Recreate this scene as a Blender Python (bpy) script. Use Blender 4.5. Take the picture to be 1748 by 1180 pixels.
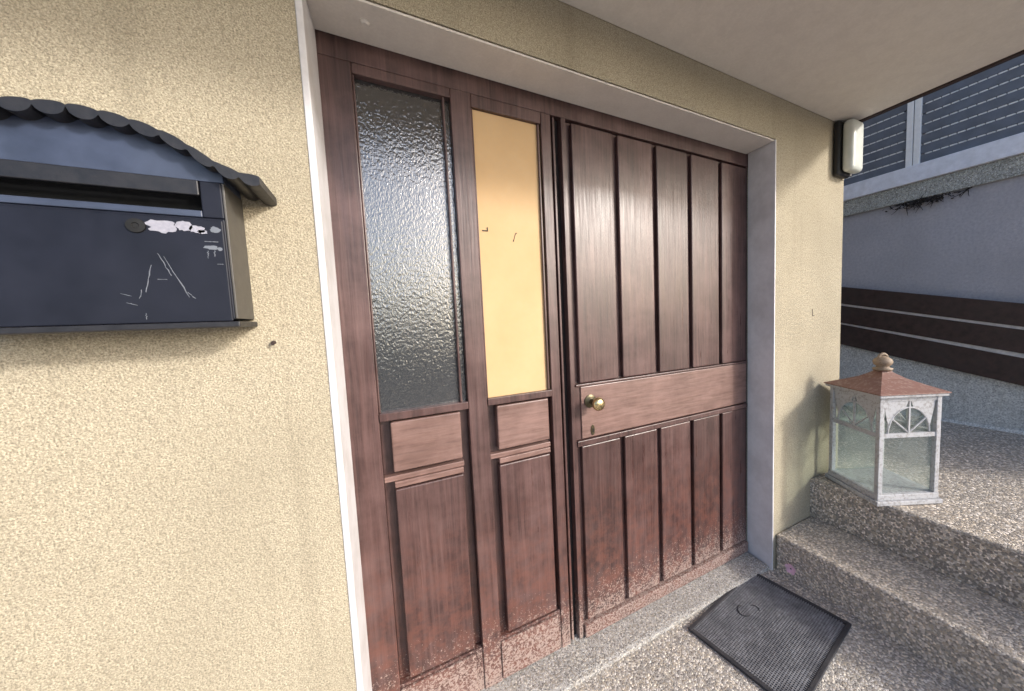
import bpy, bmesh, math, random
from mathutils import Vector, Matrix, noise
random.seed(7)
C = bpy.context.scene
for o in list(bpy.data.objects): bpy.data.objects.remove(o)
COL = C.collection
S = 1.15                       # metres per measuring unit
FZ = -1.14                     # floor level in measuring units (camera = origin)

# ---------------------------------------------------------------- camera
cam_d = bpy.data.cameras.new('camera'); cam = bpy.data.objects.new('camera', cam_d); COL.objects.link(cam)
RX = ((0.88344534, -0.06939415, 0.46336679), (-0.46695488, -0.04927132, 0.8829074), (-0.03843791, -0.99637181, -0.07593245))
M = Matrix.Identity(4)
for i in range(3):
    M[i][0] = RX[i][0]; M[i][1] = -RX[i][1]; M[i][2] = -RX[i][2]
M[2][3] = -FZ * S
cam.matrix_world = M
cam_d.sensor_width = 36; cam_d.lens = 593.5 / 1748 * 36
cam_d.shift_x = (874 - 960.5) / 1748; cam_d.shift_y = 0
cam_d.clip_start = 0.02; cam_d.clip_end = 3000
C.camera = cam
# ---------------------------------------------------------------- sky and sun
SUN = Vector((1.40, -1.85, 1.0)).normalized()
el = math.asin(SUN.z); az = math.atan2(SUN.x, SUN.y)
w = bpy.data.worlds.new('World'); C.world = w; w.use_nodes = True
nt = w.node_tree; sky = nt.nodes.new('ShaderNodeTexSky'); sky.sky_type = 'NISHITA'; sky.sun_disc = False
sky.sun_elevation = el; sky.sun_rotation = az; sky.dust_density = 2.2; sky.air_density = .75; sky.ozone_density = 1.5
bg = nt.nodes['Background']; nt.links.new(sky.outputs[0], bg.inputs[0]); bg.inputs[1].default_value = 0.15
sd = bpy.data.lights.new('sun', 'SUN'); sd.energy = 1.5; sd.angle = math.radians(6); sd.color = (1.0, .96, .91)
so = bpy.data.objects.new('sun', sd); COL.objects.link(so); so.rotation_euler = (-SUN).to_track_quat('-Z', 'Y').to_euler()
C.view_settings.view_transform = 'Standard'; C.view_settings.look = 'None'
C.view_settings.gamma = 1; C.view_settings.exposure = 1.2
C.render.engine = 'CYCLES'

# ---------------------------------------------------------------- materials
def srgb(r, g, b):
    f = lambda c: ((c / 255 + .055) / 1.055) ** 2.4 if c > 10 else c / 255 / 12.92
    return (f(r), f(g), f(b), 1)
class NB:
    def __init__(s, name):
        s.m = bpy.data.materials.new(name); s.m.use_nodes = True; s.t = s.m.node_tree
        s.b = s.t.nodes['Principled BSDF']; s.tc = s.t.nodes.new('ShaderNodeTexCoord')
        s.co = s.tc.outputs['Object']
    def n(s, k, **kw):
        x = s.t.nodes.new(k)
        for a, v in kw.items():
            if a in x.inputs.keys(): 
                if hasattr(v, 'is_linked') or isinstance(v, bpy.types.NodeSocket): s.t.links.new(v, x.inputs[a])
                else: x.inputs[a].default_value = v
            else: setattr(x, a, v)
        return x
    def l(s, a, b): s.t.links.new(a, b)
    def map(s, sc, rot=(0, 0, 0), loc=(0, 0, 0)):
        x = s.t.nodes.new('ShaderNodeMapping'); s.l(s.co, x.inputs[0])
        x.inputs['Scale'].default_value = sc; x.inputs['Rotation'].default_value = rot; x.inputs['Location'].default_value = loc
        return x.outputs[0]
    def noise(s, scale, detail=3, rough=.55, vec=None, dist=0):
        x = s.t.nodes.new('ShaderNodeTexNoise'); s.l(vec or s.co, x.inputs['Vector'])
        x.inputs['Scale'].default_value = scale; x.inputs['Detail'].default_value = detail
        x.inputs['Roughness'].default_value = rough; x.inputs['Distortion'].default_value = dist
        return x.outputs['Fac']
    def vor(s, scale, feature='F1', out='Distance', vec=None, rnd=1):
        x = s.t.nodes.new('ShaderNodeTexVoronoi'); x.feature = feature; s.l(vec or s.co, x.inputs['Vector'])
        x.inputs['Scale'].default_value = scale; x.inputs['Randomness'].default_value = rnd
        return x.outputs[out]
    def ramp(s, fac, pts, interp='LINEAR'):
        x = s.t.nodes.new('ShaderNodeValToRGB'); s.l(fac, x.inputs[0]); x.color_ramp.interpolation = interp
        e = x.color_ramp.elements
        while len(e) < len(pts): e.new(.5)
        for q, (p, c) in zip(e, pts):
            q.position = p; q.color = c if len(c) == 4 else (*c, 1)
        return x.outputs[0]
    def mr(s, v, a, b, c, d):
        x = s.t.nodes.new('ShaderNodeMapRange'); s.l(v, x.inputs[0])
        for i, q in enumerate((a, b, c, d)): x.inputs[i + 1].default_value = q
        return x.outputs[0]
    def math(s, op, a, b=0.0):
        x = s.t.nodes.new('ShaderNodeMath'); x.operation = op
        for i, q in enumerate((a, b)):
            if isinstance(q, (int, float)): x.inputs[i].default_value = q
            else: s.l(q, x.inputs[i])
        return x.outputs[0]
    def mix(s, fac, a, b, mode='MIX'):
        x = s.t.nodes.new('ShaderNodeMix'); x.data_type = 'RGBA'; x.blend_type = mode
        for i, q in ((0, fac), (6, a), (7, b)):
            if isinstance(q, bpy.types.NodeSocket): s.l(q, x.inputs[i])
            else: x.inputs[i].default_value = q if i == 0 else (q if len(q) == 4 else (*q, 1))
        return x.outputs[2]
    def bump(s, h, strength, dist, prev=None):
        x = s.t.nodes.new('ShaderNodeBump'); s.l(h, x.inputs['Height']); x.inputs['Strength'].default_value = strength
        x.inputs['Distance'].default_value = dist
        if prev: s.l(prev, x.inputs['Normal'])
        s.l(x.outputs[0], s.b.inputs['Normal']); return x.outputs[0]
    def set(s, col=None, rough=None, metal=None, spec=None, **kw):
        for k, v in (('Base Color', col), ('Roughness', rough), ('Metallic', metal), ('Specular IOR Level', spec)):
            if v is None: continue
            if isinstance(v, bpy.types.NodeSocket): s.l(v, s.b.inputs[k])
            else: s.b.inputs[k].default_value = (v if not isinstance(v, tuple) or len(v) == 4 else (*v, 1))
        return s.m

def stucco(name, dark, light, speck, scale=1.0):
    b = NB(name)
    n1 = b.noise(290 * scale, 3, .65); n2 = b.noise(2.2, 4, .6); n3 = b.vor(190 * scale); n4 = b.noise(330 * scale, 1, .5)
    c = b.ramp(n1, [(.34, dark), (.50, tuple((x + y) / 2 for x, y in zip(dark, light))), (.62, light)])
    c = b.mix(b.mr(n3, .0, .22, .45, 0), c, (*speck, 1))
    c = b.mix(b.mr(n4, .57, .70, 0, .55), c, tuple(min(.9, x * 1.15) for x in light) + (1,))
    c = b.mix(b.mr(n4, .43, .33, 0, .5), c, (*speck, 1))
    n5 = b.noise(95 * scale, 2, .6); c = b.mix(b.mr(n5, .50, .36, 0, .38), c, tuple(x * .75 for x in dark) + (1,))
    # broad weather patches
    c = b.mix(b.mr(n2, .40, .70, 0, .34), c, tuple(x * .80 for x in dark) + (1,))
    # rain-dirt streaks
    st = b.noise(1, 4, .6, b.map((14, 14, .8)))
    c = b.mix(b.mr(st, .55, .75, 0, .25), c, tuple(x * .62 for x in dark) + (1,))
    h = b.math('ADD', b.math('MULTIPLY', n1, 1.0), b.math('MULTIPLY', n3, -.8))
    h = b.math('ADD', h, b.math('MULTIPLY', n4, .35))
    b.bump(h, .65, .0026)
    return b.set(c, .93, spec=.25)

def aggregate(name, scale=105, tint=(1, 1, 1), base=.17, lo=.05, hi=.62, damp=.5):
    b = NB(name)
    b.co = b.map((1, 1, 1))
    v = b.vor(scale, 'F1', 'Color'); d = b.vor(scale, 'F1', 'Distance'); e = b.vor(scale, 'DISTANCE_TO_EDGE', 'Distance')
    sep = b.t.nodes.new('ShaderNodeSeparateColor'); b.l(v, sep.inputs[0])
    t = lambda x, r=1, g=1, bl=1: (x * tint[0] * r, x * tint[1] * g, x * tint[2] * bl, 1)
    c = b.ramp(sep.outputs[0], [(0, t(lo)), (.22, t(.11, 1.05, 1, .95)), (.42, t(.2, 1.1, 1, .85)), (.62, t(.3, 1.02, 1, .98)), (.82, t(.43, 1.05, 1, .9)), (.93, t(hi))], 'CONSTANT')
    c = b.mix(b.mr(e, .0, .12, .9, 0), c, t(base * .6, 1.02, 1, .95))
    fine = b.noise(420, 2, .6)
    c = b.mix(b.mr(fine, .45, .7, 0, .3), c, t(base))
    big = b.noise(3.2, 5, .62)
    c = b.mix(b.mr(big, .45, .68, 0, damp), c, t(.075))
    h = b.math('SUBTRACT', b.math('MULTIPLY', e, 1.4), b.math('MULTIPLY', d, .6))
    b.bump(h, .7, .0035)
    return b.set(c, b.mr(sep.outputs[1], 0, 1, .5, .9), spec=.35)

def wood(name, dark, mid, light, faded=.25, dust_z=.12, dust_amt=.85, rough=.3, seed=0.0, horiz=False, red=(.155, .058, .040)):
    b = NB(name)
    sc = (7, 7, 95) if horiz else (95, 95, 3.2)
    big = (2, 2, 14) if horiz else (16, 16, 1.2)
    g = b.noise(1, 5, .65, b.map(sc, loc=(seed, seed * 2, seed * 3)), dist=.3)
    p = b.noise(1, 4, .6, b.map(big, loc=(seed * 1.7, 1, seed)))
    c = b.ramp(g, [(.30, dark), (.5, mid), (.72, light)])
    c = b.mix(b.mr(p, .38, .7, 0, .6), c, (*dark, 1))
    # faded varnish patches
    f = b.noise(7, 5, .65)
    fade = (light[0] * 1.5 + .035, light[1] * 1.45 + .03, light[2] * 1.45 + .03)
    c = b.mix(b.math('MULTIPLY', b.mr(f, .42, .66, 0, 1), faded), c, (*fade, 1))
    # red worn-through grain towards the foot
    sep = b.t.nodes.new('ShaderNodeSeparateXYZ'); b.l(b.tc.outputs['Object'], sep.inputs[0])
    z = sep.outputs[2]
    rn = b.noise(26, 5, .7)
    k = b.math('MULTIPLY', b.mr(z, .75, .12, 0, 1), b.mr(rn, .42, .62, 0, .75))
    c = b.mix(k, c, (*red, 1))
    # splashed dirt and bare specks low down
    sp = b.noise(150, 3, .75)
    k2 = b.math('MULTIPLY', b.mr(z, dust_z + .2, dust_z - .08, 0, 1), dust_amt)
    k3 = b.math('GREATER_THAN', b.math('ADD', b.mr(sp, .3, .7, 0, 1), b.math('MULTIPLY', k2, .75)), 1.02)
    c = b.mix(b.math('MULTIPLY', k3, .8), c, (.36, .275, .235, 1))
    r = b.math('ADD', b.mr(b.noise(1, 4, .6, b.map((120, 120, 5) if not horiz else (6, 6, 120))), .3, .7, rough - .08, rough + .14), b.math('MULTIPLY', k2, .35))
    b.bump(b.math('ADD', g, b.math('MULTIPLY', b.noise(60, 3, .6), .15)), .35, .0022)
    b.b.inputs['Coat Weight'].default_value = .1; b.b.inputs['Coat Roughness'].default_value = .22
    return b.set(c, r, spec=.55)

def plain(name, col, rough=.5, metal=0, var=.15, nscale=30, bump=.0, spec=.5, dirt=None):
    b = NB(name)
    n = b.noise(nscale, 4, .6); n2 = b.noise(nscale * .15, 4, .6)
    c = b.mix(b.mr(n, .3, .7, 0, 1), tuple(x * (1 - var) for x in col) + (1,), tuple(min(1, x * (1 + var)) for x in col) + (1,))
    if dirt: c = b.mix(b.mr(n2, .42, .7, 0, dirt[1]), c, (*dirt[0], 1))
    if bump: b.bump(n, bump, .002)
    return b.set(c, b.mr(n, .3, .7, rough * .85, min(1, rough * 1.15)), metal, spec)

m_stucco = stucco('yellow_roughcast', (.292, .252, .178), (.540, .478, .355), (.09, .072, .05))
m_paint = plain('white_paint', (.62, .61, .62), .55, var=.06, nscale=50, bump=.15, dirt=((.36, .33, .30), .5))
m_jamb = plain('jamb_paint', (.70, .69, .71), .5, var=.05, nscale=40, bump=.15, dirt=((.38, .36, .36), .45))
m_ceiling = plain('ceiling_plaster', (.66, .62, .57), .9, var=.05, nscale=120, bump=.3, dirt=((.52, .48, .44), .3))
m_trim = plain('dark_drip_edge', (.035, .02, .018), .6)
m_stone = aggregate('worn_threshold', 190, (1.6, 1.54, 1.46), .38, .26, .45, .2)
m_floor = aggregate('washed_aggregate', 135, (1.95, 1.82, 1.66), .36, .14, .42, .06)
m_step = aggregate('washed_aggregate_step', 135, (2.0, 1.80, 1.58), .36, .14, .42, .06)
m_land = aggregate('washed_aggregate_landing', 115, (1.95, 1.74, 1.52), .32, .12, .55, .08)
m_asph = aggregate('asphalt', 120, (1, 1, 1), .06, .02, .16, .3)
DK, MD, LT = (.030, .013, .012), (.071, .035, .031), (.115, .064, .057)
m_wood = wood('mahogany_varnish', DK, MD, LT, .3, rough=.36)
m_woodp = [wood('mahogany_plank_%s' % n, tuple(x * a for x in DK), tuple(x * a for x in MD), tuple(x * a for x in LT), f, seed=sd_, rough=.34)
           for n, a, f, sd_ in (('a', 1.0, .25, 3.1), ('b', .85, .18, 7.7), ('c', 1.1, .30, 12.9))]
m_woodr = wood('faded_mahogany_rail', (.095, .05, .040), (.17, .098, .080), (.225, .138, .118), .25, horiz=True, rough=.4, seed=5)
m_dirtywood = wood('weathered_foot_rail', (.05, .022, .018), (.11, .055, .045), (.19, .11, .09), .3, dust_z=.2, dust_amt=.72, rough=.6, horiz=True, seed=9)
m_groove = plain('groove_shadow_gap', (.012, .008, .008), .8)
def ochre():
    b = NB('ochre_board')
    n = b.noise(5, 4, .6); n2 = b.noise(90, 2, .6)
    c = b.mix(b.mr(n, .3, .7, 0, 1), (.52, .35, .185, 1), (.57, .40, .225, 1)); c = b.mix(b.mr(n2, .3, .8, 0, .25), c, (.62, .38, .16, 1))
    b.bump(n, .3, .004)
    return b.set(c, .75, spec=.2)
m_ochre = ochre()
def hammered():
    b = NB('hammered_glass')
    v = b.vor(95, 'SMOOTH_F1'); n = b.noise(190, 2, .6, b.map((1.2, 1.2, .55)))
    b.bump(b.math('ADD', b.math('MULTIPLY', v, .5), n), .5, .0022)
    b.set((.02, .022, .023), .07, spec=1.0)
    b.b.inputs['IOR'].default_value = 2.0
    b.b.inputs['Transmission Weight'].default_value = .35
    return b.m
m_glass = hammered()
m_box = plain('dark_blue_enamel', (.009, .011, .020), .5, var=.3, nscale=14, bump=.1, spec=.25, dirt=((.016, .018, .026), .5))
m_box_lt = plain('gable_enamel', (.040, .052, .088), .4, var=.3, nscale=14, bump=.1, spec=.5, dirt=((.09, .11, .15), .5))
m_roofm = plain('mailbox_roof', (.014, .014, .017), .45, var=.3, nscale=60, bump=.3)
m_side = plain('beige_side_plate', (.075, .07, .062), .5, var=.12, nscale=30)  # paler beige-grey than the mailbox body
m_black = plain('black_void', (.004, .004, .004), .7)
m_scratch = plain('bare_metal_scratch', (.15, .165, .19), .45)
m_sticker = plain('torn_white_sticker', (.30, .30, .35), .7, var=.15, nscale=160)
m_brass = plain('aged_brass', (.62, .48, .26), .28, 1.0, var=.2, nscale=60)
m_rose = plain('dark_brass', (.10, .085, .05), .4, .8)
m_ironblack = plain('black_plastic', (.012, .012, .013), .45)
def opal():
    b = NB('opal_diffuser'); n = b.noise(20, 3)
    b.set(b.mix(b.mr(n, .3, .7, 0, 1), (.55, .58, .53, 1), (.62, .64, .60, 1)), .3)
    b.b.inputs['Subsurface Weight'].default_value = .15; b.b.inputs['Subsurface Radius'].default_value = (.02, .02, .02)
    return b.m
m_opal = opal()
def chipped(name, c1, c2, amt=.5, scale=45, rough=.6):
    b = NB(name); n = b.noise(scale, 5, .7); g = b.noise(8, 3)
    c = b.mix(b.mr(n, .50, .60, 0, amt), (*c1, 1), (*c2, 1)); c = b.mix(b.mr(g, .4, .7, 0, .3), c, tuple(x * .7 for x in c1) + (1,))
    b.bump(n, .3, .002); return b.set(c, rough)
m_lwhite = chipped('chipped_white_paint', (.46, .46, .47), (.19, .165, .145), .6, 75)
m_lrust = chipped('rusty_red_tin', (.21, .105, .08), (.33, .24, .20), .6, 55)
m_lfin = chipped('tarnished_tan_metal', (.30, .22, .15), (.14, .09, .06), .6, 60)
def pane(name, tint, d0, d1):
    """thin flat glass: straight-through light, a Fresnel mirror and a pale diffuse film"""
    b = NB(name); n = b.noise(12, 4, .6)
    tr = b.n('ShaderNodeBsdfTransparent'); tr.inputs[0].default_value = (*tint, 1)
    gl = b.n('ShaderNodeBsdfGlossy'); gl.inputs['Roughness'].default_value = .04
    dif = b.n('ShaderNodeBsdfDiffuse'); dif.inputs[0].default_value = (.62, .66, .64, 1)  # pale film paints in the greenish reflection of the panes
    lwt = b.n('ShaderNodeLayerWeight'); lwt.inputs[0].default_value = .5
    frs = b.math('ADD', b.math('MULTIPLY', b.math('POWER', lwt.outputs['Facing'], 4.0), .55), .04)
    m1 = b.n('ShaderNodeMixShader'); b.l(b.mr(n, .3, .7, d0, d1), m1.inputs[0]); b.l(tr.outputs[0], m1.inputs[1]); b.l(dif.outputs[0], m1.inputs[2])
    m2 = b.n('ShaderNodeMixShader'); b.l(frs, m2.inputs[0]); b.l(m1.outputs[0], m2.inputs[1]); b.l(gl.outputs[0], m2.inputs[2])
    b.l(m2.outputs[0], b.t.nodes['Material Output'].inputs[0]); return b.m
m_pane = pane('lantern_glass', (.94, .975, .96), .04, .17)
m_clear = pane('clear_lantern_glass', (.96, .98, .97), .02, .07)
m_mat = plain('black_rubber', (.030, .030, .035), .55, var=.3, nscale=90, bump=.4, dirt=((.07, .065, .065), .6))
m_matrib = plain('pale_rubber_rib', (.21, .21, .22), .6, var=.35, nscale=70, dirt=((.07, .07, .08), .6))  # ribs in a paler grey than the mat base
def greywall():
    b = NB('grey_blue_render'); n = b.noise(60, 4, .6); n2 = b.noise(1.8, 4, .6)
    c = b.mix(b.mr(n, .3, .7, 0, 1), (.38, .37, .41, 1), (.50, .49, .52, 1)); c = b.mix(b.mr(n2, .4, .7, 0, .5), c, (.30, .295, .32, 1))
    b.bump(b.noise(140, 3), .5, .004); return b.set(c, .9)
m_grey = greywall()
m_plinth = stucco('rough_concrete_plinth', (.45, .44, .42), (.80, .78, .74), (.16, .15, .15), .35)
m_sill = plain('white_sill_paint', (.80, .81, .88), .6, var=.1, nscale=25, dirt=((.6, .62, .67), .5))
m_band = aggregate('grey_stone_band', 160, (1.5, 1.55, 1.5), .4, .3, .5, .2)
m_slat = plain('shutter_slat', (.13, .15, .19), .5, var=.15, nscale=12)
m_dash = plain('slat_light_slot', (.88, .89, .9), .5)
m_wframe = plain('white_window_frame', (.88, .88, .88), .4, var=.05)
m_board = plain('dark_brown_board', (.045, .024, .020), .55, var=.45, nscale=25, bump=.3, dirt=((.05, .035, .03), .6))
m_twig = plain('dry_twig', (.03, .025, .022), .8)
m_petal = plain('pink_petal', (.80, .50, .62), .6)
m_dark = plain('dark_interior', (.03, .03, .03), .9)
m_hill = plain('far_wooded_hill', (.03, .045, .03), .95, var=.4, nscale=.05)
m_roofslab = plain('slab_concrete', (.35, .33, .3), .9, dirt=((.2, .19, .17), .5))

# ---------------------------------------------------------------- mesh helpers
def W(x, y, z): return Vector((x * S, y * S, (z - FZ) * S))
class MB:
    def __init__(s): s.bm = bmesh.new()
    def box(s, x0, x1, y0, y1, z0, z1, mtx=None):
        vs = [W(x, y, z) for x in (x0, x1) for y in (y0, y1) for z in (z0, z1)]
        if mtx: vs = [mtx @ v for v in vs]
        v = [s.bm.verts.new(p) for p in vs]
        for f in ((0, 1, 3, 2), (4, 6, 7, 5), (0, 4, 5, 1), (2, 3, 7, 6), (0, 2, 6, 4), (1, 5, 7, 3)): s.bm.faces.new([v[i] for i in f])
        return s
    def prism(s, pts, vec):                      # closed polygon of world points, pushed along vec
        a = [s.bm.verts.new(p) for p in pts]; b = [s.bm.verts.new(p + vec) for p in pts]; n = len(pts)
        s.bm.faces.new(a); s.bm.faces.new(b[::-1])
        for i in range(n): s.bm.faces.new((a[i], b[i], b[(i + 1) % n], a[(i + 1) % n]))
        return s
    def tube(s, pts, r, seg=8, closed=False):
        rings = []; n = len(pts)
        for i, p in enumerate(pts):
            d = (pts[min(i + 1, n - 1)] - pts[max(i - 1, 0)]).normalized()
            u = d.orthogonal().normalized() if i == 0 else (u - d * u.dot(d)).normalized()
            v = d.cross(u); rr = r[i] if isinstance(r, (list, tuple)) else r
            rings.append([s.bm.verts.new(p + (u * math.cos(2 * math.pi * k / seg) + v * math.sin(2 * math.pi * k / seg)) * rr) for k in range(seg)])
        for a, b in zip(rings, rings[1:]):
            for k in range(seg): s.bm.faces.new((a[k], a[(k + 1) % seg], b[(k + 1) % seg], b[k]))
        s.bm.faces.new(rings[0][::-1]); s.bm.faces.new(rings[-1]); return s
    def lathe(s, c, axis, prof, seg=24):         # prof: (distance along axis, radius)
        axis = axis.normalized(); u = axis.orthogonal().normalized(); v = axis.cross(u); rings = []
        for t, r in prof:
            rings.append([s.bm.verts.new(c + axis * t + (u * math.cos(2 * math.pi * k / seg) + v * math.sin(2 * math.pi * k / seg)) * max(r, 1e-4)) for k in range(seg)])
        for a, b in zip(rings, rings[1:]):
            for k in range(seg): s.bm.faces.new((a[k], a[(k + 1) % seg], b[(k + 1) % seg], b[k]))
        s.bm.faces.new(rings[0][::-1]); s.bm.faces.new(rings[-1]); return s
    def build(s, name, mat, parent=None, bevel=0, smooth=False, label=None, local=False, seg=2):
        bmesh.ops.recalc_face_normals(s.bm, faces=s.bm.faces)
        me = bpy.data.meshes.new(name); off = Vector((0, 0, 0))
        if parent and not local:
            p = parent
            while p: off += p.location; p = p.parent
        bmesh.ops.translate(s.bm, verts=s.bm.verts, vec=-off)
        s.bm.to_mesh(me); s.bm.free(); me.materials.append(mat)
        if smooth:
            for f in me.polygons: f.use_smooth = True
        o = bpy.data.objects.new(name, me); COL.objects.link(o); o.parent = parent
        if bevel:
            q = o.modifiers.new('bevel', 'BEVEL'); q.width = bevel; q.segments = seg; q.limit_method = 'ANGLE'; q.angle_limit = math.radians(35)
        if label: o['label'] = label
        return o
def tag(o, label=None, cat=None, group=None, kind=None):
    for k, v in (('label', label), ('category', cat), ('group', group), ('kind', kind)):
        if v: o[k] = v
    return o
def thing(name, loc, label, cat, group=None):
    o = bpy.data.objects.new(name, None); COL.objects.link(o); o.location = loc; o.empty_display_size = .1
    return tag(o, label, cat, group)
V = Vector
YW = .875                       # front face of the wall
CX = 2.003                      # outer corner of the pillar
ZC = .85                        # underside of the porch slab
ZS, ZL = -.98, -.80             # first step, landing

# ---------------------------------------------------------------- ground, landing, steps
g = MB(); g.box(-400, 400, -400, 400, FZ - .2, FZ - .0045); tag(g.build('ground', m_asph), 'grey ground running to the horizon', kind='structure')
def sheet(name, m, x0, x1, y0, y1, z0, z1, **k):
    return tag(MB().box(x0, x1, y0, y1, z0, z1).build(name, m, **k), kind='structure')
sheet('pavement', m_floor, -4, 1.4815, -3.2, .94, FZ - .05, FZ)['label'] = 'speckled washed aggregate paving in front of the door'
sheet('landing', m_land, 1.757, 9, -3.2, 9, FZ - .04, ZL, bevel=.008)['label'] = 'sunlit speckled landing at the top of the steps'
# (a low far ridge that closes the horizon)
def ridge():
    m = MB(); n = 90; pts = []
    for i in range(n + 1):
        a = 2 * math.pi * i / n; r = 330
        h = 16 + 10 * noise.noise(V((math.cos(a) * 2.3, math.sin(a) * 2.3, .4))) + 5 * noise.noise(V((math.cos(a) * 9, math.sin(a) * 9, 3)))
        pts.append((math.cos(a), math.sin(a), h))
    ring = []
    for rr, k in ((300, 0), (325, .7), (345, 1), (370, 0)):
        ring.append([m.bm.verts.new(V((x * rr, y * rr, h * k - .3))) for x, y, h in pts[:-1]])
    for a, b in zip(ring, ring[1:]):
        for i in range(n): m.bm.faces.new((a[i], a[(i + 1) % n], b[(i + 1) % n], b[i]))
    return tag(m.build('hills', m_hill, smooth=True), 'low wooded ridge on the horizon', kind='structure')
ridge()
t = thing('entrance_steps', W(1.62, .3, FZ), 'two speckled washed aggregate steps climbing from the doormat to the landing', 'steps')
MB().box(1.482, 1.7565, -3.2, YW - .0015, FZ - .04, ZS).build('lower_step', m_step, t, bevel=.009)
MB().box(1.7575, 1.80, -3.2, YW - .0015, ZS + .001, ZL + .0035).build('upper_step', m_step, t, bevel=.009)

# ---------------------------------------------------------------- house
H = thing('house', W(0, YW, FZ), 'yellow roughcast house with a recessed brown wooden door under a porch slab', 'house')
wl = MB()
XL, XR = -.1005, 1.461; XLb, XRb = -.085, 1.472; ZO = .688
wl.box(-4, XL, YW, 1.5, FZ - .1, 3.2)
wl.prism([W(XR, YW, FZ - .1), W(CX, YW, FZ - .1), W(CX, 4.5, FZ - .1), W(1.53, 4.5, FZ - .1), W(1.53, 1.0, FZ - .1), W(XRb, .9995, FZ - .1)], V((0, 0, (3.2 - FZ + .1) * S)))
wl.prism([W(XL + .0001, YW, ZO), W(XR - .0001, YW, ZO), W(XRb - .0001, 1.0, ZO - .003), W(XRb - .0001, 1.3, ZO - .003), W(XL + .0001, 1.3, ZO - .003)], V((0, 0, (3.2 - ZO) * S)))
wl.build('roughcast_wall', m_stucco, H)
# jambs: thin painted skins on both reveals, soffit over the recess
j = MB(); zt = ZO - .0035; vz = V((0, 0, (zt - FZ) * S + .02))
j.prism([W(XL - .0005, YW - .0025, FZ) - V((0, 0, .02)), W(XL + .012, YW - .0025, FZ) - V((0, 0, .02)), W(XLb + .003, .9985, FZ) - V((0, 0, .02)), W(XLb - .02, 1.06, FZ) - V((0, 0, .02)), W(XL + .0003, 1.06, FZ) - V((0, 0, .02))], vz)
j.build('jamb', m_paint, H, bevel=.002, label='sunlit white painted door jamb')
j = MB()
j.prism([W(XR + .0025, YW - .0025, FZ) - V((0, 0, .02)), W(XR - .004, YW - .0025, FZ) - V((0, 0, .02)), W(XRb - .004, .9985, FZ) - V((0, 0, .02)), W(XRb - .0003, .9985, FZ) - V((0, 0, .02)), W(XR - .0003, YW + .001, FZ) - V((0, 0, .02))], vz)
j.build('jamb', m_jamb, H, bevel=.0015, label='shaded bluish white painted door jamb')
s_ = MB(); s_.box(XL + .014, XR - .006, YW + .001, .9985, ZO - .0085, ZO - .0032); s_.build('soffit', m_ceiling, H, bevel=.001)
MB().lathe(W(.02, .93, ZO - .006), V((0, 0, -1)), [(0, .012), (.006, .012), (.010, .007)]).build('screw_plug', m_ceiling, H)
# porch slab with a dark drip edge
sl = MB().box(-4, 2.0, .12, YW - .001, ZC, ZC + .17).build('porch_slab', m_ceiling, H, bevel=.004)
MB().box(2.0008, 2.022, .118, YW + .0, ZC - .006, ZC + .175).build('drip_edge', m_trim, sl, bevel=.002)
# threshold
th = MB(); th.prism([W(XL + .02, .884, FZ - .02), W(XL + .02, .884, FZ + .010), W(XL + .02, .9, FZ + .0145), W(XL + .02, 1.06, FZ + .020), W(XL + .02, 1.06, FZ - .02)], V(((XR - XL - .025) * S, 0, 0)))
th.build('threshold', m_stone, H, bevel=.004)
# dark room behind the glass
r = MB(); r.box(-.3, .62, 1.34, 1.36, -1.2, .9); r.build('interior_wall', m_dark, H)
# small marks of the wall
MB().tube([W(-.186, YW + .002, -.024), W(-.1855, YW - .012, -.026)], [.005, .0035], 8).build('nail', m_trim, H)
b = MB(); b.box(1.748, 1.7505, YW - .0015, YW + .001, -.03, .0); b.box(1.7505, 1.767, YW - .0015, YW + .001, -.03, -.0275); b.build('wire_stub', m_trim, H)

# ---- door assembly
YF = 1.0; ZT = .684; ZB = FZ + .014
fr = MB()
fr.box(XLb, XRb, YF, 1.06, .630, ZT)                          # head
fr.box(-.0158, .2118, YF + .0005, 1.05, .6055, .6299); fr.box(.2672, .4788, YF + .0005, 1.05, .596, .6299)
fr.box(XLb, -.016, YF, 1.05, ZB, .6298)   # left stile
fr.box(.212, .267, YF - .001, 1.055, ZB, .6298)               # middle post
fr.box(.479, .512, YF, 1.055, ZB, .6298)
fr.box(1.4605, XRb, YF + .004, 1.055, ZB, .6298)
F = fr.build('door_frame', m_wood, H, bevel=.0025)
gp = MB(); gp.box(.512, .546, 1.022, 1.05, ZB, .6295); gp.build('rebate', m_groove, F)
gp = MB(); gp.box(.522, .530, 1.008, 1.0215, ZB, .6294); gp.build('weather_bead', m_wood, F, bevel=.002)

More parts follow.
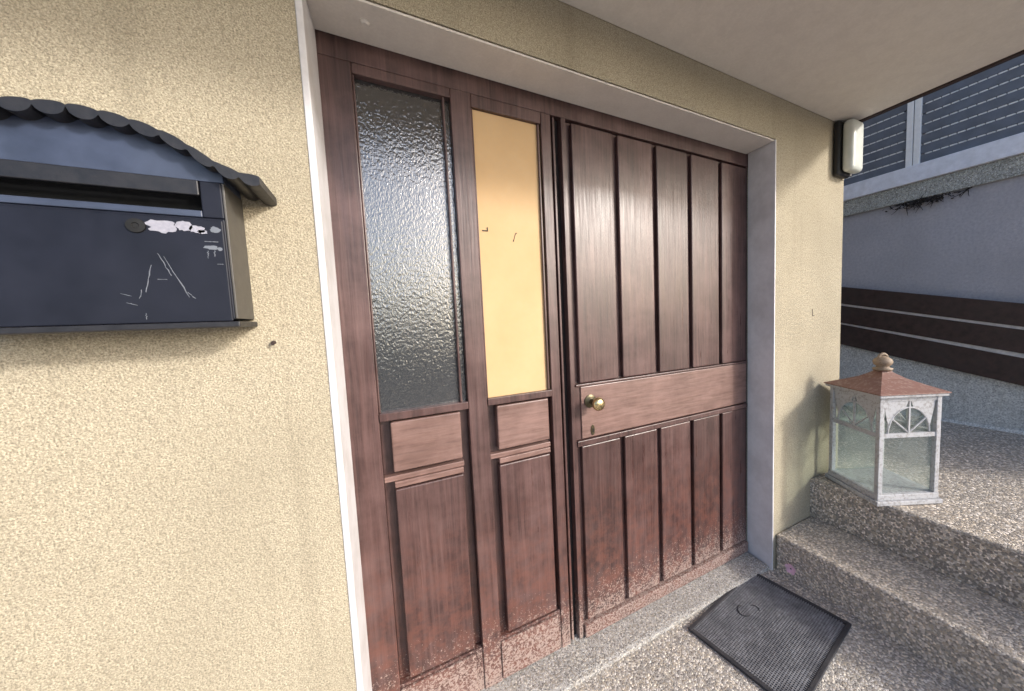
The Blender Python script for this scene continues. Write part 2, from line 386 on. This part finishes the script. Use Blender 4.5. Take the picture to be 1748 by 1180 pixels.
def sidelight(x0, x1, gx, px, ztop, pm, glassname, gy, first):
    """one side panel of the door: pane above, two raised wooden panels below"""
    r_ = MB(); r_.box(x0, x1, 1.026, 1.046, ZB, -.232)
    r_.box(x0, x1, 1.004, 1.0255, ZB, -.985)               # foot rail
    root = r_.build('sidelight', m_wood, H, bevel=.001)
    MB().box(x0 + .0005, x1 - .0005, gy, gy + .006, -.2305, ztop).build(glassname, pm, root)
    bd = MB()
    bd.box(x0 + .0005, x1 - .0005, YF - .004, 1.0255, -.2465, -.2255)      # sill moulding under the pane
    bd.box(x0, x0 + .0045, 1.004, gy - .0004, -.2250, ztop - .0005)
    bd.box(px + .004, px + .010, 1.004, gy - .0004, -.2250, ztop - .0005)
    bd.build('pane_moulding', m_wood, root, bevel=.002)
    MB().box(gx, px, YF - .002, 1.0255, -.386, -.252).build('small_panel', m_woodr, root, bevel=.004)
    MB().box(gx, px, YF - .004, 1.0255, -.428, -.412).box(x0, px + .004, YF + .003, 1.0256, -.4115, -.3965).build('middle_moulding', m_woodr, root, bevel=.002)
    MB().box(gx, px, YF, 1.0255, -.975, -.4345).build('tall_panel', m_woodp[0 if first else 2], root, bevel=.004)
    MB().box(x0, px + .002, YF - .006, 1.0035, -1.115, -.992).build('kick_board', m_dirtywood, root, bevel=.003)
    return root
sidelight(-.0155, .2115, .009, .187, .605, m_glass, 'glass_pane', 1.02, True)
sidelight(.2675, .4785, .294, .464, .5955, m_ochre, 'ochre_board', 1.012, False)

pm = MB()
pm.box(.283, .300, 1.0108, 1.0119, .262, .265); pm.box(.297, .300, 1.0108, 1.0119, .2651, .274)
pm2 = MB(); pm2.tube([W(.382 + .006 * math.cos(a * .5), 1.0115, .262 - .003 * a + .008 * math.sin(a * .9)) for a in range(9)], .0012, 5)
for o in H.children:
    if o.name == 'sidelight.001': pm.build('pencil_mark', m_twig, o); pm2.build('pencil_mark', m_twig, o)
lf = MB()
lf.box(.5470, 1.4595, 1.016, 1.045, ZB + .006, .6285)
lf.box(.5470, .5635, YF - .003, 1.0155, ZB + .006, .6285)      # closing edge
lf.box(.5640, 1.4595, YF + .002, 1.0155, -.412, -.2285)     # backing of the lock rail
LF = lf.build('door_leaf', m_wood, H, bevel=.002)
xs = [(.585, .7465), (.7675, .9225), (.9430, 1.1020), (1.1225, 1.2800), (1.3005, 1.4560)]
for i, (a, b) in enumerate(xs):
    MB().box(a, b, YF, 1.0155, -.2185, .6215).build('plank', m_woodp[(i * 2) % 3], LF, bevel=.0035)
    MB().box(a, b, YF, 1.0155, -1.070, -.4375).build('plank', m_woodp[(i * 2 + 1) % 3], LF, bevel=.0035)
MB().box(.585, 1.4575, YF - .003, 1.0018, -.4095, -.2305).build('lock_rail', m_woodr, LF, bevel=.003)
MB().box(.5645, 1.4585, YF - .008, 1.0158, -.2280, -.2205).box(.5645, 1.4585, YF - .008, 1.0157, -.4330, -.4140).build('rail_moulding', m_wood, LF, bevel=.002)
MB().box(.566, 1.4585, YF - .014, 1.0156, -1.1195, -1.0735).build('weather_bar', m_dirtywood, LF, bevel=.004)
kx, kz = .6205, -.283
MB().lathe(W(kx, .9968, kz), V((0, -1, 0)), [(0, .026), (.004, .026), (.007, .019), (.012, .011), (.045, .010)]).build('handle_rosette', m_rose, LF, smooth=False)
MB().lathe(W(kx, .9968, kz) + V((0, -.040, 0)), V((0, -1, 0)), [(0, .012), (.006, .019), (.013, .0245), (.021, .026), (.029, .0235), (.034, .015), (.036, .004)]).build('door_knob', m_brass, LF, smooth=True)
e = MB(); n = 20
e.prism([W(.6275, .9968, -.385) + V((.0085 * math.cos(2 * math.pi * k / n), 0, .021 * math.sin(2 * math.pi * k / n))) for k in range(n)], V((0, -.003, 0)))
E = e.build('keyhole_plate', m_rose, LF, bevel=.0008)
MB().box(.6258, .6292, .9925, .9942, -.393, -.379).build('keyhole', m_black, LF)

# ---------------------------------------------------------------- mailbox
mx, mz0, my0, my1 = -.362, .018, .780, YW - .001
hw = .151
MBX = thing('mailbox', W(mx, YW, mz0), 'dark blue metal mailbox with scalloped pagoda roof on the yellow wall', 'mailbox')
bd = MB()
bd.box(mx - hw, mx + hw - .0035, my0 + .004, my1, mz0 + .003, .187)
bd.box(mx - hw, mx + hw - .0035, my0 + .05, my1, .1875, .2455)
bd.box(mx + hw - .030, mx + hw - .0035, my0 + .004, my0 + .0495, .1875, .2455); bd.box(mx - hw, mx - hw + .027, my0 + .004, my0 + .0495, .1875, .2455)
bd.build('body', m_box, MBX, bevel=.002)
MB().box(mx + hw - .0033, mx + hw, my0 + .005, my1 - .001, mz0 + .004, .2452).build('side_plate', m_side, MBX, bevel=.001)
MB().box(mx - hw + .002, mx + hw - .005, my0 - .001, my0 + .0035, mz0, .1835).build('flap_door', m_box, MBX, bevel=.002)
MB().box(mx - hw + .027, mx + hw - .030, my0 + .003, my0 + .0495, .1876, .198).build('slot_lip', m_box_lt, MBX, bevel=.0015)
MB().box(mx - hw + .0275, mx + hw - .0305, my0 + .0485, my0 + .0498, .1985, .245).build('slot', m_black, MBX)
MB().box(mx - hw + .0275, mx + hw - .0305, my0 + .001, my0 + .006, .2215, .245).build('slot_cover', m_roofm, MBX, bevel=.0015)
MB().box(mx - hw - .008, mx + hw + .004, my0 - .004, my1, mz0 - .010, mz0 - .0005).build('bottom_plate', m_roofm, MBX, bevel=.002)
# roof outline (offset from centre, height)
prof = [(0, .326), (.034, .3235), (.052, .3205), (.072, .3155), (.094, .308), (.115, .297), (.137, .281), (.158, .268), (.183, .2595), (.203, .2575)]
def roofz(d):
    d = abs(d)
    for (a, za), (b_, zb) in zip(prof, prof[1:]):
        if d <= b_: return za + (zb - za) * (d - a) / (b_ - a)
    return prof[-1][1]
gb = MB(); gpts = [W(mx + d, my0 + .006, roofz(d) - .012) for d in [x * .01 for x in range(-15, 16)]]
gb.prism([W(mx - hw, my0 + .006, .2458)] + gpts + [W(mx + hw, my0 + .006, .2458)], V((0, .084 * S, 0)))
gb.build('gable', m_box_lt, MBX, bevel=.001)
rf = MB(); N = 150; top = []; bot = []
for i in range(N + 1):
    d = -.203 + .406 * i / N
    ph = (abs(d) % .0295) / .0295
    bmp = .0085 * math.sqrt(max(0, 1 - (2 * ph - 1) ** 2))
    top.append((mx + d, roofz(d) + bmp * .45 - .004)); bot.append((mx + d, roofz(d) - .006 - bmp * 1.5))
y0, y1 = my0 - .018, YW - .001
va = [[rf.bm.verts.new(W(x, y, z)) for x, z in top] for y in (y0, y1)]; vb = [[rf.bm.verts.new(W(x, y, z)) for x, z in bot] for y in (y0, y1)]
for i in range(N):
    rf.bm.faces.new((va[0][i], va[0][i + 1], va[1][i + 1], va[1][i])); rf.bm.faces.new((vb[0][i + 1], vb[0][i], vb[1][i], vb[1][i + 1]))
    rf.bm.faces.new((va[0][i + 1], va[0][i], vb[0][i], vb[0][i + 1])); rf.bm.faces.new((va[1][i], va[1][i + 1], vb[1][i + 1], vb[1][i]))
for k in (0, N): rf.bm.faces.new((va[0][k], va[1][k], vb[1][k], vb[0][k]))
rf.build('roof', m_roofm, MBX)
yd = my0 - .0012
MB().lathe(W(-.3155, yd, .1665), V((0, -1, 0)), [(0, .0125), (.003, .012), (.0035, .005), (.002, .004)]).build('lock', m_black, MBX)
def blob(m, x, z, rx, rz, seedv, y=yd, th=.0006):
    n = 26; pts = []
    for k in range(n):
        a = 2 * math.pi * k / n; q = 1 + .42 * noise.noise(V((math.cos(a) * 2.2, math.sin(a) * 2.2, seedv)))
        pts.append(W(x + rx * q * math.cos(a), y, z + rz * q * math.sin(a)))
    m.prism(pts, V((0, -th, 0)))
st = MB(); blob(st, -.2865, .1675, .0175, .0095, 1.3); blob(st, -.262, .1705, .010, .0075, 4.1); blob(st, -.2475, .1665, .009, .006, 7.7); blob(st, -.2415, .163, .006, .003, 9.2)
st.build('sticker_remnant', m_sticker, MBX)
sc = MB(); blob(sc, -.226, .1675, .0065, .0045, 11.2); blob(sc, -.233, .1385, .0085, .0035, 12.2); blob(sc, -.2225, .1365, .003, .003, 15)
def stroke(p, q, wd=.0011, n=7, sd_=0):
    pts = []
    for k in range(n + 1):
        t_ = k / n; pts.append(W(p[0] + (q[0] - p[0]) * t_ + .0016 * noise.noise(V((t_ * 7, sd_, 1))), yd, p[1] + (q[1] - p[1]) * t_))
    sc.tube(pts, [max(.0003, wd * (.35 + .65 * abs(noise.noise(V((k * .9, sd_, 5)))) * 2)) * .7 for k in range(n + 1)], 5)
for i, (p, q) in enumerate([((-.290, .122), (-.266, .058)), ((-.296, .126), (-.284, .092)), ((-.305, .108), (-.314, .066)), ((-.318, .070), (-.322, .056)), ((-.300, .086), (-.288, .086)),
                            ((-.240, .148), (-.224, .148)), ((-.238, .133), (-.238, .121)), ((-.230, .134), (-.230, .124)), ((-.268, .066), (-.259, .056)), ((-.317, .034), (-.317, .024)),
                            ((-.341, .064), (-.330, .060)), ((-.336, .050), (-.325, .046)), ((-.228, .112), (-.220, .112))]):
    stroke(p, q, .0013, 8, i * 3.1)
sc.build('scratches', m_scratch, MBX)

# ---------------------------------------------------------------- wall lamp
LP = thing('wall_lamp', W(1.95, YW, .73), 'white opal bulkhead lamp with black base under the porch slab', 'lamp')
MB().box(1.893, 2.000, .847, YW - .001, .607, .846).build('base', m_ironblack, LP, bevel=.012, seg=3)
MB().box(1.908, 2.012, .800, .8465, .617, .840).build('diffuser', m_opal, LP, bevel=.022, seg=5, smooth=False)
MB().box(1.906, 2.0135, .8475, .853, .6145, .8425).build('gasket', m_side, LP, bevel=.01, seg=3)
for p in LP.children:
    if p.name.startswith('diffuser'):
        for f in p.data.polygons: f.use_smooth = True

# ---------------------------------------------------------------- lantern
A = V((1.7205, .6145, 0)); ls = .2500; lt = -.46
lu = V((math.cos(lt), math.sin(lt), 0)); lw = V((-lu.y, lu.x, 0)); lc = A + .2570 / 2 * lu + .2500 / 2 * lw
LA = thing('lantern', W(lc.x, lc.y, ZL), 'large white lantern with rusty red tin roof standing on the landing by the pillar', 'lantern')
LA.rotation_euler = (0, 0, lt)
h = ls / 2 * S; z0 = .0035 * S; HT = .4430 * S      # local metres from here on
def lb(x0, x1, y0, y1, a, b, m=None):
    m = m or MB(); vs = [V((x, y, z)) for x in (x0, x1) for y in (y0, y1) for z in (a, b)]
    v = [m.bm.verts.new(p) for p in vs]
    for f in ((0, 1, 3, 2), (4, 6, 7, 5), (0, 4, 5, 1), (2, 3, 7, 6), (0, 2, 6, 4), (1, 5, 7, 3)): m.bm.faces.new([v[i] for i in f])
    return m
m = lb(-h - .012, h + .012, -h - .012, h + .012, z0, z0 + .020); lb(-h - .002, h + .002, -h - .002, h + .002, z0 + .0202, z0 + .048, m)
m.build('base', m_lwhite, LA, bevel=.003, local=True)
pw = .021
for sx in (-1, 1):
    for sy in (-1, 1):
        x0, x1 = sorted((sx * h, sx * (h - pw))); y0, y1 = sorted((sy * h, sy * (h - pw)))
        lb(x0, x1, y0, y1, z0 + .0484, HT - .0005).build('post', m_lwhite, LA, bevel=.002, local=True)
zmid = z0 + .048 + (HT - .048) * .60
for k in range(4):
    rot = Matrix.Rotation(k * math.pi / 2, 4, 'Z')
    a = h - pw - .0004
    m = lb(-a, a, -h + .003, -h + .015, zmid - .010, zmid + .010)           # cross rail
    lb(-a, a, -h + .003, -h + .015, HT - .020, HT - .001, m)
    lb(-.0035, .0035, -h + .005, -h + .012, zmid + .0102, HT - .0202, m)    # mullion
    # fan tracery: arch and two raking bars
    R_ = a * .80; cy = -h + .0085; zb = zmid + .010
    sp = (HT - .022 - zb)
    arc = [V((R_ * math.cos(math.pi * q / 16), cy, zb + sp * .80 * math.sin(math.pi * q / 16))) for q in range(17)]
    m.tube(arc, .0042, 6)
    for ang in (33, 147): m.tube([V((0, cy + .0006, zb)), V((R_ * 1.10 * math.cos(math.radians(ang)), cy + .0006, zb + sp * .95 * math.sin(math.radians(ang))))], .0036, 6)
    for sgn in (-1, 1):                                                     # filled spandrels outside the arch
        pts = [V((sgn * a, cy - .002, HT - .0204))] + [V((sgn * R_ * math.cos(math.pi * q / 16), cy - .002, zb + sp * .80 * math.sin(math.pi * q / 16))) for q in range(1, 8)]
        pts.append(V((sgn * .006, cy - .002, HT - .0204)))
        if sgn < 0: pts = pts[::-1]
        m.prism(pts, V((0, .003, 0)))
    bmesh.ops.transform(m.bm, matrix=rot, verts=m.bm.verts)
    o = m.build('tracery', m_lwhite, LA, local=True)
    p = lb(-a, a, -h + .0162, -h + .0185, z0 + .049, HT - .0015); bmesh.ops.transform(p.bm, matrix=rot, verts=p.bm.verts)
    p.build('glass_pane', m_clear if k == 0 else m_pane, LA, local=True)
e_ = h + .015
m = lb(-e_, e_, -e_, e_, HT, HT + .012); m.build('eave_board', m_lwhite, LA, bevel=.002, local=True)
m = MB(); ap = HT + .100; ring = []
for hh, z in ((e_ + .005, HT + .0122), (e_ + .005, HT + .017), (h * .78, HT + .040), (h * .42, HT + .066), (.030, HT + .090), (.022, ap)):
    ring.append([m.bm.verts.new(V((sx * hh, sy * hh, z))) for sx, sy in ((-1, -1), (1, -1), (1, 1), (-1, 1))])
for a_, b_ in zip(ring, ring[1:]):
    for i in range(4): m.bm.faces.new((a_[i], a_[(i + 1) % 4], b_[(i + 1) % 4], b_[i]))
m.bm.faces.new(ring[0][::-1]); m.bm.faces.new(ring[-1])
m.build('roof', m_lrust, LA, bevel=.0015, local=True)
m = MB(); m.lathe(V((0, 0, ap)), V((0, 0, 1)), [(0, .036), (.010, .040), (.014, .026), (.020, .024), (.028, .034), (.042, .039), (.056, .033), (.066, .018), (.070, .008)], 20)
m.build('finial', m_lfin, LA, local=True, smooth=True)
m = MB(); m.tube([V((.020 * math.cos(2 * math.pi * q / 20), 0, ap + .062 + .018 * math.sin(2 * math.pi * q / 20))) for q in range(21)], .0065, 8)
m.build('hanging_ring', m_lfin, LA, local=True, smooth=True)

# ---------------------------------------------------------------- doormat
mc = [V((1.379, .920)), V((.912, .849)), V((1.472, .591))]
ux = (mc[0] - mc[1]).normalized(); uy = V((ux.y, -ux.x))          # along the door / towards the viewer
ML, MW = .467 * S, .355 * S
o0 = mc[1]
DM = thing('doormat', W(o0.x, o0.y, FZ), 'black rubber doormat with a fine grid in the corner by the steps', 'doormat')
DM.rotation_euler = (0, 0, math.atan2(ux.y, ux.x))
lb(0, ML, -MW, 0, .001, .006).build('mat_base', m_mat, DM, bevel=.002, local=True)
m = MB()
for x0, x1, y0, y1 in ((0, ML, -.016, 0), (0, ML, -MW, -MW + .016), (0, .016, -MW + .0162, -.0162), (ML - .016, ML, -MW + .0162, -.0162)): lb(x0, x1, y0, y1, .0062, .011, m)
m.build('mat_border', m_mat, DM, bevel=.002, local=True)
m = MB(); pit = .0092
nx = int((ML - .036) / pit); ny = int((MW - .036) / pit)
for i in range(nx):
    x = .019 + i * pit; lb(x, x + .0036, -MW + .0165, -.0165, .0062, .0092, m)
for i in range(ny):
    y = -.019 - i * pit; lb(.0165, ML - .0165, y - .0036, y, .0062, .0089, m)
m.build('rubber_grid', m_matrib, DM, local=True)
m = MB()
def arcp(cx, cy, r, a0, a1): return [V((cx + r * math.cos(math.radians(a0 + (a1 - a0) * q / 14)), cy + r * .8 * math.sin(math.radians(a0 + (a1 - a0) * q / 14)), .0098)) for q in range(15)]
m.tube(arcp(ML * .50, -.105, .034, 70, 250), .0026, 6); m.build('raised_scroll', m_mat, DM, local=True); m = MB(); m.tube(arcp(ML * .56, -.125, .026, -60, 60), .0024, 6)
m.build('raised_scroll', m_mat, DM, local=True)

# ---------------------------------------------------------------- fallen pink blossom
fx, fy, fz = 1.556, .862, ZS
P0 = W(1.492, .835, FZ); P0 = W(1.474, .832, FZ)
fl = MB(); cc = W(1.4735, .803, -1.092)
FL = thing('blossom', cc, 'small withered pink blossom caught on the lower step riser', 'flower')
for k in range(5):
    a = 2 * math.pi * k / 5 + .3; d1 = V((-.25, math.cos(a), math.sin(a))); d2 = V((0, -math.sin(a), math.cos(a)))
    pts = [cc + d1 * r_ * .025 + d2 * s_w * .030 for r_, s_w in ((.1, -.1), (.5, -.38), (.9, -.32), (1.05, 0), (.9, .32), (.5, .38), (.1, .1))]
    fl.prism(pts, V((-.0012, 0, 0)))
fl.build('petals', m_petal, FL)
MB().lathe(cc, V((1, 0, 0)), [(-.004, .003), (0, .004), (.0086, .003)], 8).build('calyx', m_twig, FL)

# ---------------------------------------------------------------- neighbouring house
NX = 3.45
NH = thing('neighbouring_house', W(NX, 1.2, ZL), 'grey blue rendered house with closed roller shutters across the landing', 'house')
YE = -.82
MB().box(NX, NX + 3, YE, 7, ZL - .2, 3.0).build('rendered_wall', m_grey, NH)
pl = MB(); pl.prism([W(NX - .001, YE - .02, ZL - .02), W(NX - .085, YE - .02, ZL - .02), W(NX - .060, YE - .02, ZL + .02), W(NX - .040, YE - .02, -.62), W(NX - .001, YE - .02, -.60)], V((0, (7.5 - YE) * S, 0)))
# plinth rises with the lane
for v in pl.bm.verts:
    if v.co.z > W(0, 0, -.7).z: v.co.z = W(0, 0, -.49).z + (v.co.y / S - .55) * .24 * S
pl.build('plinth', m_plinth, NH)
MB().box(NX - .045, NX - .0005, YE, 7, .868, .985).build('window_sill', m_sill, NH, bevel=.004)
MB().box(NX - .022, NX - .0004, YE, 7, .748, .8675).build('stone_band', m_band, NH, bevel=.003)
def window(y0, y1, left_frame, right_frame):
    f = MB()
    f.box(NX - .030, NX - .0005, y0, y0 + .035, .9855, 2.45); f.box(NX - .030, NX - .0005, y1 - .035, y1, .9855, 2.45)
    f.box(NX - .030, NX - .0005, y0 + .0351, y1 - .0351, 2.40, 2.45)
    fo = f.build('window', m_wframe, NH, bevel=.003)
    s_ = MB(); z = .987; k = 0
    while z < 2.39:
        s_.box(NX - .016, NX - .003, y0 + .0355, y1 - .0355, z, z + .0567)
        y = y0 + .05 + (k % 2) * .006
        n0 = len(s_.bm.faces)
        while y < y1 - .06:
            s_.box(NX - .0135, NX - .003, y, y + .036, z + .0570, z + .0668); y += .040
        s_.bm.faces.ensure_lookup_table()
        for f_ in s_.bm.faces[n0:]: f_.material_index = 1
        z += .067; k += 1
    so_ = s_.build('roller_shutter', m_slat, fo, bevel=.004)
    so_.data.materials.append(m_dash)
    return fo
window(1.0850, 2.30, 1, 1); window(-.30, 1.0800, 1, 1); window(2.36, 3.6, 1, 1)
def board(zc, slope, hh, x=NX - .075):
    m = MB(); n = 12
    y0, y1 = YE + .02, 5.2
    f = lambda y: zc + (y - .557) * slope
    m.prism([W(x, y0, f(y0) - hh), W(x, y0, f(y0)), W(x, y1, f(y1)), W(x, y1, f(y1) - hh)], V((.024 * S, 0, 0)))
    m.build('board', m_board, NH, bevel=.003)
board(-.013, .205, .137); board(-.168, .207, .140); board(-.335, .222, .165)
m_strip = plain('pale_gap_strip', (.62, .58, .56), .5)
def strip(zc, slope, hh):  # pale strips put in to lighten the gaps between the boards
    m = MB(); y0, y1 = YE + .03, 5.1; f = lambda y: zc + (y - .557) * slope; x = NX - .066
    m.prism([W(x, y0, f(y0) - hh), W(x, y0, f(y0)), W(x, y1, f(y1)), W(x, y1, f(y1) - hh)], V((.01 * S, 0, 0)))
    m.build('gap_strip', m_strip, NH)
strip(-.1495, .205, .019); strip(-.3075, .209, .029)
for y in (.0, 1.5, 3.0, 4.5):
    m = MB()
    zz = -.52 + (y - .557) * .21
    m.box(NX - .0505, NX - .0395, y, y + .05, zz + .02, zz + .50)
    m.box(NX - .0395, NX - .0005, y + .01, y + .03, zz + .1, zz + .14); m.box(NX - .0395, NX - .0005, y + .01, y + .03, zz + .38, zz + .42)
    m.build('board_bracket', m_trim, NH)
# dry creeper tangle under the stone band
TW = thing('dry_creeper', W(NX - .02, 1.02, .745), 'dark tangle of dry twigs hanging below the neighbouring window ledge', 'plant')
m = MB(); rnd = random.Random(3)
for k in range(46):
    y = rnd.gauss(1.02, .10); p = W(NX - .012, y, .748 - rnd.random() * .012); pts = [p]; d = V((-.3 * rnd.random(), rnd.uniform(-1, 1), rnd.uniform(-.8, .12)))
    for q in range(5):
        p = p + d * .022 * rnd.uniform(.5, 1.1); p.x = min(p.x, (NX - .003) * S); d = d + V((rnd.uniform(-.3, .2), rnd.uniform(-.5, .5), rnd.uniform(-.5, .3))); pts.append(p.copy())
    m.tube(pts, [.004, .0035, .003, .0028, .002, .001], 5)
for k in range(150):
    y = rnd.gauss(1.02, .085); c0 = W(NX - .02 - rnd.random() * .02, y, .738 - abs(rnd.gauss(0, .022)))
    a, b_ = V((rnd.gauss(0, 1), rnd.gauss(0, 1), rnd.gauss(0, 1))).normalized(), V((rnd.gauss(0, 1), rnd.gauss(0, 1), rnd.gauss(0, 1))).normalized()
    v = [m.bm.verts.new(c0 + a * .012), m.bm.verts.new(c0 + b_ * .008), m.bm.verts.new(c0 - a * .012), m.bm.verts.new(c0 - b_ * .008)]; m.bm.faces.new(v)
m.build('twigs', m_twig, TW)
